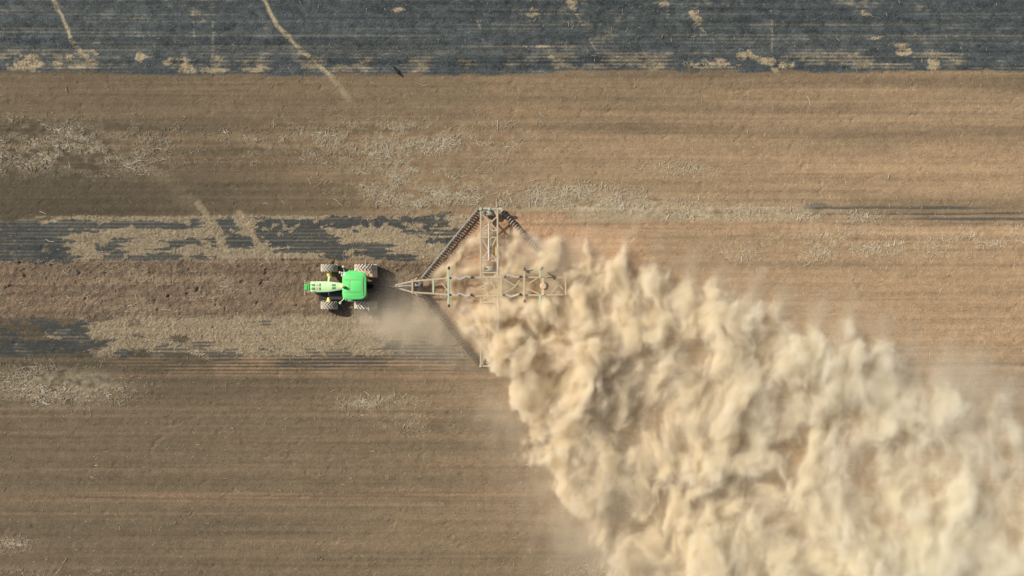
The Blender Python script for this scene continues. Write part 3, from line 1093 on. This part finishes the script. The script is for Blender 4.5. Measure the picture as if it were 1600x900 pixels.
b.bar(W(853, 434.5, ZF + .10), W(869, 432.3, ZF + .10), .07, .08)
b.bar(W(856, 426, ZF + .25), W(866, 433, ZF + .15), .10, .14)
b.bar(W(864, 431, ZF + .15), W(867, 437, ZF + .12), .14, .14)
b.bar(W(860, 430, ZF + .15), W(871, 430.6, ZF + .15), .04, .05)
b.build('latch_hook', 'black', harrow)
b = HBd()
b.bar(W(822, 423, ZF + .1), W(828, 425.5, ZF + .1), .26, .3)
b.bar(W(827, 423.5, ZF + .1), W(833, 421.5, ZF + .1), .10, .12)
b.build('spring_block', 'black', harrow)
# dark front swivel with the chain anchors
b = HBd()
b.lathe(W(653.5, 449, .70), (0, 0, 1), [(-.45, .34), (.10, .34), (.14, .2)], 20)
b.box(W(646, 455, .55), W(661, 441.5, .55) + Vector((0, 0, .35)))
b.bar(W(648, 440, .95), W(660, 452, .95), .12)
b.bar(W(660, 440, .9), W(650, 447, .9), .10)
sw = b.build('swivel_block', 'black', harrow)
b = HBd()
b.bar(W(652, 446.5, 1.02), W(656.5, 440, 1.02), .06)
b.bar(W(654, 447.5, 1.02), W(658.5, 441.5, 1.02), .06)
b.bar(W(648, 443, 1.0), W(650, 447.5, 1.0), .2, .05)
b.build('swivel_bolt', 'steel', sw)

# the four gangs of discs
db = MB()
prof = []
db.lathe((0, 0, 0), (1, 0, 0), [(-.02, .05), (-.012, .16), (.02, .25), (.055, .305), (.068, .305), (.035, .25), (.006, .16), (.0, .05)], 20)
disc_mesh_o = db.build('disc', 'disc', None, smooth=True)
disc_me = disc_mesh_o.data
bpy.data.objects.remove(disc_mesh_o)


dusty_me = disc_me.copy()
dusty_me.name = 'dusty_disc'
dusty_me.materials[0] = M['dusty_disc']


def gang(p0, p1, step, scale, bar_off, flip=1, stuff=False, mesh=None):
    a, c = W(*p0, .33), W(*p1, .33)
    a.z = c.z = .29 * scale
    d = (c - a)
    L = d.length
    d.normalize()
    n = int(L / step)
    side = Vector((-d.y, d.x, 0)) * bar_off
    b = HBd()
    b.tube([a, c], .05, 8)
    for k in range(n):                         # chain links between the discs
        t = (k + .5) * L / n
        b.bar(a + d * (t - step * .3), a + d * (t + step * .3), .13, .09)
    if bar_off:
        b.bar(a + side + Vector((0, 0, .18)), c + side + Vector((0, 0, .18)), .10, .08)
        for k in range(0, n, 2):
            q = a + d * (k + .5) * L / n
            b.bar(q, q + side + Vector((0, 0, .18)), .04, .04)
    go = b.build('disc_gang', 'steel', harrow)
    rot = d.to_track_quat('X', 'Z').to_matrix()
    if stuff:
        bs = HBd()
        for k in range(n):
            q = a + d * (k + .5) * L / n
            mm = Matrix.Translation(q) @ rot.to_4x4() @ Matrix.Scale(scale, 4)
            bs.add([mm @ v.co for v in disc_me.vertices], [tuple(p.vertices) for p in disc_me.polygons])
        so = bs.build('disc', 'disc', go)
        so['kind'] = 'stuff'
        return go
    for k in range(n):
        q = a + d * (k + .5) * L / n
        o = bpy.data.objects.new('disc', mesh or disc_me)
        COL.objects.link(o)
        o.parent = go
        o.location = q - HO
        eul = rot.to_4x4() @ Matrix.Rotation(random.uniform(-.10, .10) + 0.12 * flip, 4, 'Z') @ Matrix.Rotation(random.uniform(-.06, .06), 4, 'Y')
        o.rotation_euler = eul.to_euler()
        o.scale = [scale * random.uniform(.94, 1.05)] * 3
    return go


gang((661, 437), (749, 328.5), .245, 1.0, .20, 1)
gang((661, 459), (749, 569.5), .245, 1.0, 0, -1)
gang((782, 328.5), (872, 424), .25, .85, 0, 1, mesh=dusty_me)
gang((782, 569.5), (876, 470), .245, 1.0, 0, 1, stuff=True)

# ------------------------------------------------------------------ bird banking above the field
BZ = 50.0
b0, b1 = W(614.6, 104.0, BZ), W(631.2, 121.6, BZ)
bc = (b0 + b1) / 2
span = (b1 - b0).length
bm_ = MB()
ax = (b1 - b0).normalized()
nrm = Vector((ax.y, -ax.x, 0))
roll = Matrix.Rotation(R(38), 3, ax)
fwd = roll @ nrm
upv = ax.cross(fwd).normalized()
rings = []
for t, ch, th, sw_, dz in ((-.5, .03, .010, -.03, -.03), (-.40, .13, .016, -.02, -.01), (-.25, .20, .022, .00, .01), (-.12, .24, .035, .01, .01), (-.06, .29, .07, .0, .0),
                           (-.02, .36, .10, -.01, .0), (.02, .36, .10, -.01, .0), (.06, .29, .07, .0, .0), (.12, .24, .035, .01, .01), (.25, .20, .022, .00, .01),
                           (.40, .13, .016, -.02, -.01), (.5, .03, .010, -.03, -.03)):
    c = bc + ax * (t * span) + fwd * sw_ * span + upv * dz * span
    ring = []
    for i in range(12):
        a = 2 * math.pi * i / 12
        ring.append(c + fwd * math.cos(a) * ch * span / 2 + upv * math.sin(a) * th * span / 2)
    rings.append(ring)
bm_.o = bc
bm_.loft(rings)
bird = bm_.build('bird', 'feather', None, loc=bc, smooth=True)
tag(bird, 'small dark bird banking edge on above the burnt strip', 'bird')

# ------------------------------------------------------------------ dust
VX = 0.12
rng = np.random.default_rng(21)
D0 = W(520, 975)
D1 = W(1720, 300)
ZTOP = 7.2
dx0, dy0, dx1, dy1 = D0.x, D0.y, D1.x, D1.y
nx, ny, nz = int((dx1 - dx0) / VX), int((dy1 - dy0) / VX), int(ZTOP / VX)
xs = np.linspace(dx0, dx1, nx, dtype=np.float32)
ys = np.linspace(dy0, dy1, ny, dtype=np.float32)
zs = np.linspace(0.02, ZTOP, nz, dtype=np.float32)
PXm, PYm = np.meshgrid(xs * PPM + 800, 450 - ys * PPM, indexing='ij')      # photo pixels of the columns


def d2(lx, ly, octs=4, gain=.55):                # 2D noise on the columns, wavelengths in photo pixels
    k = 1 / (VX * PPM)
    return fbm2(ny, nx, ly * k, lx * k, octs, gain)


yu = np.interp(PXm, [520, 640, 660, 700, 750, 776, 800, 850, 900, 950, 1000, 1050, 1100, 1150, 1200, 1260, 1330, 1400, 1450, 1500, 1550, 1600, 1720],
               [470, 455, 440, 396, 350, 352, 348, 360, 368, 386, 405, 425, 432, 452, 462, 498, 496, 560, 590, 600, 628, 640, 690])
yl = np.interp(PXm, [520, 650, 690, 720, 750, 780, 815, 845, 880, 905, 925, 945, 1720], [450, 452, 482, 520, 560, 604, 662, 712, 772, 830, 890, 1010, 4200])
wx, wy = d2(60, 60), d2(60, 60)
tb = tile3(128, 8, 4, .58, True)
ts = tile3(128, 8, 4, .60, False)
_gx, _gy = np.meshgrid(xs, ys, indexing='ij')
spk = gather3(ts, (_gx * .95 - _gy * .30) * 22, (_gx * .30 + _gy * .95) * 4.6, _gx * 0 + 7.0)
fringe = sst(860, 1000, PXm)
du = PYm - yu + 16 * fringe + ((11 + 9 * sst(-.5, 1.2, d2(130, 90, 2))) * spk + 9 * d2(60, 50, 3) + 5 * d2(24, 30) + 6 * d2(9, 34, 2)) * (0.25 + 0.75 * fringe)
tight = .3 + .7 * sst(750, 800, PXm)
dl = (yl - PYm) * 0.75 + ((14 + 26 * sst(640, 800, PYm)) * wx + 12 * d2(36, 36) + 6 * d2(14, 14)) * tight
far_t = sst(850, 1500, PXm)
inside = sst(0, 1, np.clip(du / (20 + 50 * fringe + 20 * far_t), 0, 1)) * sst(0, 1, np.clip(dl / (24 + 30 * sst(775, 830, PXm) + 70 * sst(560, 800, PYm)), 0, 1))
# height of the tops: low between the gangs, climbing downwind
Hm = np.interp(PXm, [640, 700, 760, 880, 960, 1100, 1300, 1720], [.45, .80, .95, 1.5, 2.2, 3.0, 3.8, 4.5])
low = sst(462, 500, PYm + 8 * wx)
Hm = Hm + 1.5 * low * sst(650, 760, PXm) * sst(1000, 850, PXm)
Hm = np.where(PYm < 430, np.minimum(Hm, 0.95 + 2.5 * sst(800, 930, PXm) * 1.0), Hm)
mound = 0.98 + 0.10 * d2(110, 90, 3, .5) + 0.11 * d2(38, 46, 3, .55) + 0.16 * spk * (0.15 + 0.6 * sst(160, 40, du) * fringe) + .10 * fringe * d2(70, 60, 3)
near = sst(960, 860, PXm)
mound = mound + near * (.22 * d2(24, 28, 3, .6) + .06 * d2(60, 50, 2) - .02)
Htop = Hm * inside * np.clip(mound, .22, 1.6)
clear = sst(650, 690, PXm) * sst(905, 870, PXm) * sst(474, 456, PYm + 4 * wx) * sst(418, 432, PYm)
Htop = np.where(clear > 0, Htop * (1 - clear) + np.minimum(Htop, .80) * clear, Htop)
buried = np.exp(-(((PXm - 768) / 46) ** 2 + ((PYm - 506) / 32) ** 2) ** 1.5) + np.exp(-(((PXm - 850) / 62) ** 2 + ((PYm - 530) / 42) ** 2) ** 1.5)
Htop = np.maximum(Htop, 2.1 * np.clip(buried, 0, 1) * (1 + .18 * d2(30, 30, 3)) * sst(-5, 30, dl))
gaps = np.zeros_like(PXm)
for (cx, cy_, rx, ry, a) in ((1212, 704, 40, 26, .95), (1250, 668, 26, 18, .7), (1000, 662, 30, 44, .7), (1345, 758, 30, 60, .6), (1370, 815, 34, 24, .6), (880, 590, 16, 34, .55),
                             (815, 505, 40, 18, .7), (1085, 540, 20, 18, .5), (1145, 620, 20, 24, .5), (1350, 545, 15, 45, .8), (1170, 530, 12, 26, .6), (1395, 640, 14, 50, .6),
                             (1155, 750, 60, 20, .55), (1115, 775, 60, 24, .45), (1320, 640, 30, 30, .45), (1545, 800, 50, 40, .3), (960, 800, 45, 50, .4)):
    hole = np.exp(-(((PXm + 10 * wx - cx) / rx) ** 2 + ((PYm + 10 * wy - cy_) / ry) ** 2))
    gaps = np.maximum(gaps, a * np.clip(hole * 1.1, 0, 1))
    Htop *= 1 - 1.0 * a * np.clip(hole * 1.1, 0, 1)

XX = np.broadcast_to(xs[:, None, None], (nx, ny, nz))
YY = np.broadcast_to(ys[None, :, None], (nx, ny, nz))
ZZ = np.broadcast_to(zs[None, None, :], (nx, ny, nz))
keep = (Htop[:, :, None] + 1.3 > ZZ) & (inside[:, :, None] > .002)
ki = np.nonzero(keep.ravel())[0]
kx, ky, kz = XX.ravel()[ki], YY.ravel()[ki], ZZ.ravel()[ki]
col_i = ki // nz
ht = Htop.ravel()[col_i]
pxk, pyk, fark, ink = PXm.ravel()[col_i], PYm.ravel()[col_i], far_t.ravel()[col_i], inside.ravel()[col_i]
# lean with the wind and swirl
sc = 16 / (1.3 + 1.5 * fark.mean())              # tile cells per metre
w1 = gather3(ts, kx * 4.5 + 11, ky * 4.5 + 5, kz * 4.5)
w2 = gather3(ts, kx * 4.5 + 71, ky * 4.5 + 45, kz * 4.5 + 33)
ca, sa = math.cos(R(30)), math.sin(R(30))
lx_ = (kx + kz * .35 + .45 * w1)
ly_ = (ky + kz * .25 + .45 * w2)
ru = lx_ * ca - ly_ * sa
rv = lx_ * sa + ly_ * ca
nb = gather3(tb, ru * 7.2, rv * 5.8, kz * 6.0)          # billows about 2 m across, stretched along the drift
nf = gather3(tb, ru * 16 + 40, rv * 14 + 9, kz * 14)    # small curls
nt_ = gather3(ts, ru * 34 + 17, rv * 26 + 3, kz * 30)   # the smallest wisps
nl = gather3(ts, ru * 3.0 + 50, rv * 2.8 + 30, kz * 3)
ns = gather3(ts, (lx_ * .97 - ly_ * .22) * 19, (lx_ * .22 + ly_ * .97) * 5.0, kz * 9 + 3)   # filaments drawn out by the wind
neark = near.ravel()[col_i]
upk = sst(190, 40, du.ravel()[col_i]) * fringe.ravel()[col_i]
amp = np.minimum(.26 + .20 * ht, .85)
f = ht - kz + amp * ((.30 + .22 * fark) * nb + (.46 - .12 * fark) * nf + .26 * nt_ + .14 * nl * fark + (.30 + .32 * upk) * ns) - .05
soft = 1.10 - .55 * neark + .70 * fark + .2 * upk + 1.1 * sst(600, 800, pyk) * sst(1150, 900, pxk)
dens = np.clip(f / soft, 0, 1) ** 1.15 * ink ** .7
core = np.interp(pxk, [640, 760, 860, 960, 1200, 1720], [2.6, 2.3, 1.7, 1.4, 1.1, .9]).astype(np.float32)
core = core * (1 + .7 * np.clip(buried, 0, 1).ravel()[col_i])
dens = dens * core * np.clip(np.exp(.60 * (1 - .6 * fark) * nt_ + .55 * (1 - .3 * fark) * nf + .60 * (1 - .5 * fark) * ns + .25 * nb - .46), .08, 3.5)
dens = np.maximum(dens, (.42 + .5 * neark) * ink * sst(.3, -.6, kz - ht * .8) * np.clip(1 + .5 * nf + .4 * ns, .2, 2))
# suspended dust with no top surface: thins with height, densest in drawn-out wisps
fluct = .80 * (1 - .45 * fark) * nf + .62 * (1 - .6 * fark) * nt_ + .80 * (1 - .35 * fark) * ns + .50 * nb + (.30 + .15 * fark) * nl
thin = np.exp(-(kz / (.58 * ht + .12)) ** 1.4) * np.clip(np.exp(1.1 * fluct - .70), .02, 7.0) * (ink ** .6)
core_e = np.interp(pxk, [640, 760, 860, 960, 1200, 1720], [3.2, 2.3, 1.2, .95, .78, .66]).astype(np.float32)
dens = (.22 * dens + core_e * thin) * (1 - .9 * gaps.ravel()[col_i] ** 1.3)
duk, dlk = du.ravel()[col_i], dl.ravel()[col_i]
dens = dens * (.10 + .90 * sst(-8, 150 - 80 * neark, dlk)) * (1 - .75 * fringe.ravel()[col_i] * sst(70, 0, duk))
vol = np.zeros(nx * ny * nz, np.float32)
vol[ki] = dens
vol = vol.reshape(nx, ny, nz)
# thin veil around the cloud, behind the tractor and along the lower edge
veil = np.exp(-(((PXm - 640) / 62) ** 2 + ((PYm - 500) / 30) ** 2)) * .75 + np.exp(-(((PXm - 600) / 45) ** 2 + ((PYm - 478) / 22) ** 2)) * .35 \
    + np.exp(-(((PXm - 720) / 80) ** 2 + ((PYm - 540) / 40) ** 2)) * .55 + np.exp(-(((PXm - 810) / 70) ** 2 + ((PYm - 640) / 60) ** 2)) * .6 \
    + np.exp(-(((PXm - 905) / 85) ** 2 + ((PYm - 770) / 115) ** 2)) * .9 + np.exp(-(((PXm - 1500) / 140) ** 2 + ((PYm - 610) / 50) ** 2)) * .35 \
    + np.exp(-(((PXm - 1250) / 200) ** 2 + ((PYm - 480 - (PXm - 1250) * .25) / 34) ** 2)) * .22 + np.exp(-(((PXm - 625) / 40) ** 2 + ((PYm - 450) / 26) ** 2)) * .28
veil[PYm > 0] *= 1.0
veil += 1.1 * np.exp(-(((PXm - 845) / 46) ** 2 + ((PYm - 400) / 30) ** 2)) * sst(0, 26, du) + .6 * np.exp(-(((PXm - 592) / 30) ** 2 + ((PYm - 486) / 15) ** 2)) + .55 * np.exp(-(((PXm - 648) / 58) ** 2 + ((PYm - 503) / 26) ** 2))
broad = sst(-75, 25, du) * sst(-110, 60, dl) * sst(800, 980, PXm)
veil = veil * 1.5 + .34 * broad
veil = veil * np.clip(.75 + .35 * (.5 * d2(70, 50, 4, .6) + .6 * spk * (1 - .6 * near) + .25 * d2(16, 16, 3)), .04, 2.2) * sst(530, 575, PXm)
vz = np.exp(-zs / 1.5) * (zs < 4.0)
vol += (veil.astype(np.float32)[:, :, None] * .42) * vz[None, None, :]
# nothing touches the sides of the grid
for axis, n in ((0, nx), (1, ny)):
    r = np.clip(np.minimum(np.arange(n), n - 1 - np.arange(n)) / 6.0, 0, 1).astype(np.float32)
    vol *= r.reshape((-1, 1, 1) if axis == 0 else (1, -1, 1))
vol[:, :, -1] = 0
vol = np.maximum(vol - .012, 0)

me = bpy.data.meshes.new('dust_cloud')
n3 = nx * ny * nz
me.vertices.add(n3)
cov = np.empty((nx, ny, nz, 3), np.float32)
cov[..., 0], cov[..., 1], cov[..., 2] = XX, YY, ZZ
me.vertices.foreach_set('co', cov.ravel())
at = me.attributes.new('dust', 'FLOAT', 'POINT')
at.data.foreach_set('value', vol.ravel())
dust = bpy.data.objects.new('dust_cloud', me)
COL.objects.link(dust)
tag(dust, 'billowing pale tan dust cloud rolling away downwind from the harrow', None, None, 'stuff')

dm = bpy.data.materials.new('dust')
dm.use_nodes = True
nt = dm.node_tree
N, Lk = nt.nodes, nt.links
N.remove(N['Principled BSDF'])
pv = N.new('ShaderNodeVolumePrincipled')
pv.inputs['Density'].default_value = 1.0
pv.inputs['Anisotropy'].default_value = 0.0
geo = N.new('ShaderNodeNewGeometry')
sx = N.new('ShaderNodeSeparateXYZ')
Lk.new(geo.outputs['Position'], sx.inputs[0])
mr = N.new('ShaderNodeMapRange')
mr.inputs['From Min'].default_value = -3.0
mr.inputs['From Max'].default_value = 38.0
Lk.new(sx.outputs['X'], mr.inputs['Value'])
mx = N.new('ShaderNodeMix')
mx.data_type = 'RGBA'
mx.inputs['A'].default_value = (0.984, 0.895, 0.722, 1)
mx.inputs['B'].default_value = (0.986, 0.950, 0.828, 1)
Lk.new(mr.outputs['Result'], mx.inputs['Factor'])
Lk.new(mx.outputs['Result'], pv.inputs['Color'])
Lk.new(pv.outputs['Volume'], N['Material Output'].inputs['Volume'])
me.materials.append(dm)

ng = bpy.data.node_groups.new('dust_volume', 'GeometryNodeTree')
ng.interface.new_socket('Geometry', in_out='INPUT', socket_type='NodeSocketGeometry')
ng.interface.new_socket('Geometry', in_out='OUTPUT', socket_type='NodeSocketGeometry')
gi, go = ng.nodes.new('NodeGroupInput'), ng.nodes.new('NodeGroupOutput')
vc = ng.nodes.new('GeometryNodeVolumeCube')
vc.inputs['Min'].default_value = (float(xs[0]), float(ys[0]), float(zs[0]))
vc.inputs['Max'].default_value = (float(xs[-1]), float(ys[-1]), float(zs[-1]))
vc.inputs['Resolution X'].default_value = nx
vc.inputs['Resolution Y'].default_value = ny
vc.inputs['Resolution Z'].default_value = nz
vc.inputs['Background'].default_value = 0.0
pos = ng.nodes.new('GeometryNodeInputPosition')
sp = ng.nodes.new('ShaderNodeSeparateXYZ')
ng.links.new(pos.outputs[0], sp.inputs[0])


def gmath(op, a, b_=None, c_=None):
    n = ng.nodes.new('ShaderNodeMath')
    n.operation = op
    for k, v in enumerate((a, b_, c_)):
        if v is None:
            continue
        if isinstance(v, (int, float)):
            n.inputs[k].default_value = v
        else:
            ng.links.new(v, n.inputs[k])
    return n.outputs[0]


def gidx(sock, lo, hi, n):
    return gmath('ROUND', gmath('MULTIPLY', gmath('SUBTRACT', sock, float(lo)), (n - 1) / float(hi - lo)))


ix, iy, iz = gidx(sp.outputs[0], xs[0], xs[-1], nx), gidx(sp.outputs[1], ys[0], ys[-1], ny), gidx(sp.outputs[2], zs[0], zs[-1], nz)


def to_int(s):
    n = ng.nodes.new('FunctionNodeFloatToInt')
    ng.links.new(s, n.inputs[0])
    return n.outputs[0]


def imath(op, a, b_):
    n = ng.nodes.new('FunctionNodeIntegerMath')
    n.operation = op
    for k, v in enumerate((a, b_)):
        if isinstance(v, int):
            n.inputs[k].default_value = v
        else:
            ng.links.new(v, n.inputs[k])
    return n.outputs[0]


index = imath('ADD', imath('MULTIPLY', imath('ADD', imath('MULTIPLY', to_int(ix), ny), to_int(iy)), nz), to_int(iz))
si = ng.nodes.new('GeometryNodeSampleIndex')
si.data_type = 'FLOAT'
si.domain = 'POINT'
na = ng.nodes.new('GeometryNodeInputNamedAttribute')
na.data_type = 'FLOAT'
na.inputs['Name'].default_value = 'dust'
ng.links.new(gi.outputs[0], si.inputs['Geometry'])
ng.links.new(na.outputs['Attribute'], si.inputs['Value'])
ng.links.new(index, si.inputs['Index'])
ng.links.new(si.outputs[0], vc.inputs['Density'])
sm = ng.nodes.new('GeometryNodeSetMaterial')
sm.inputs['Material'].default_value = dm
ng.links.new(vc.outputs[0], sm.inputs['Geometry'])
ng.links.new(sm.outputs[0], go.inputs[0])
mod = dust.modifiers.new('dust_volume', 'NODES')
mod.node_group = ng
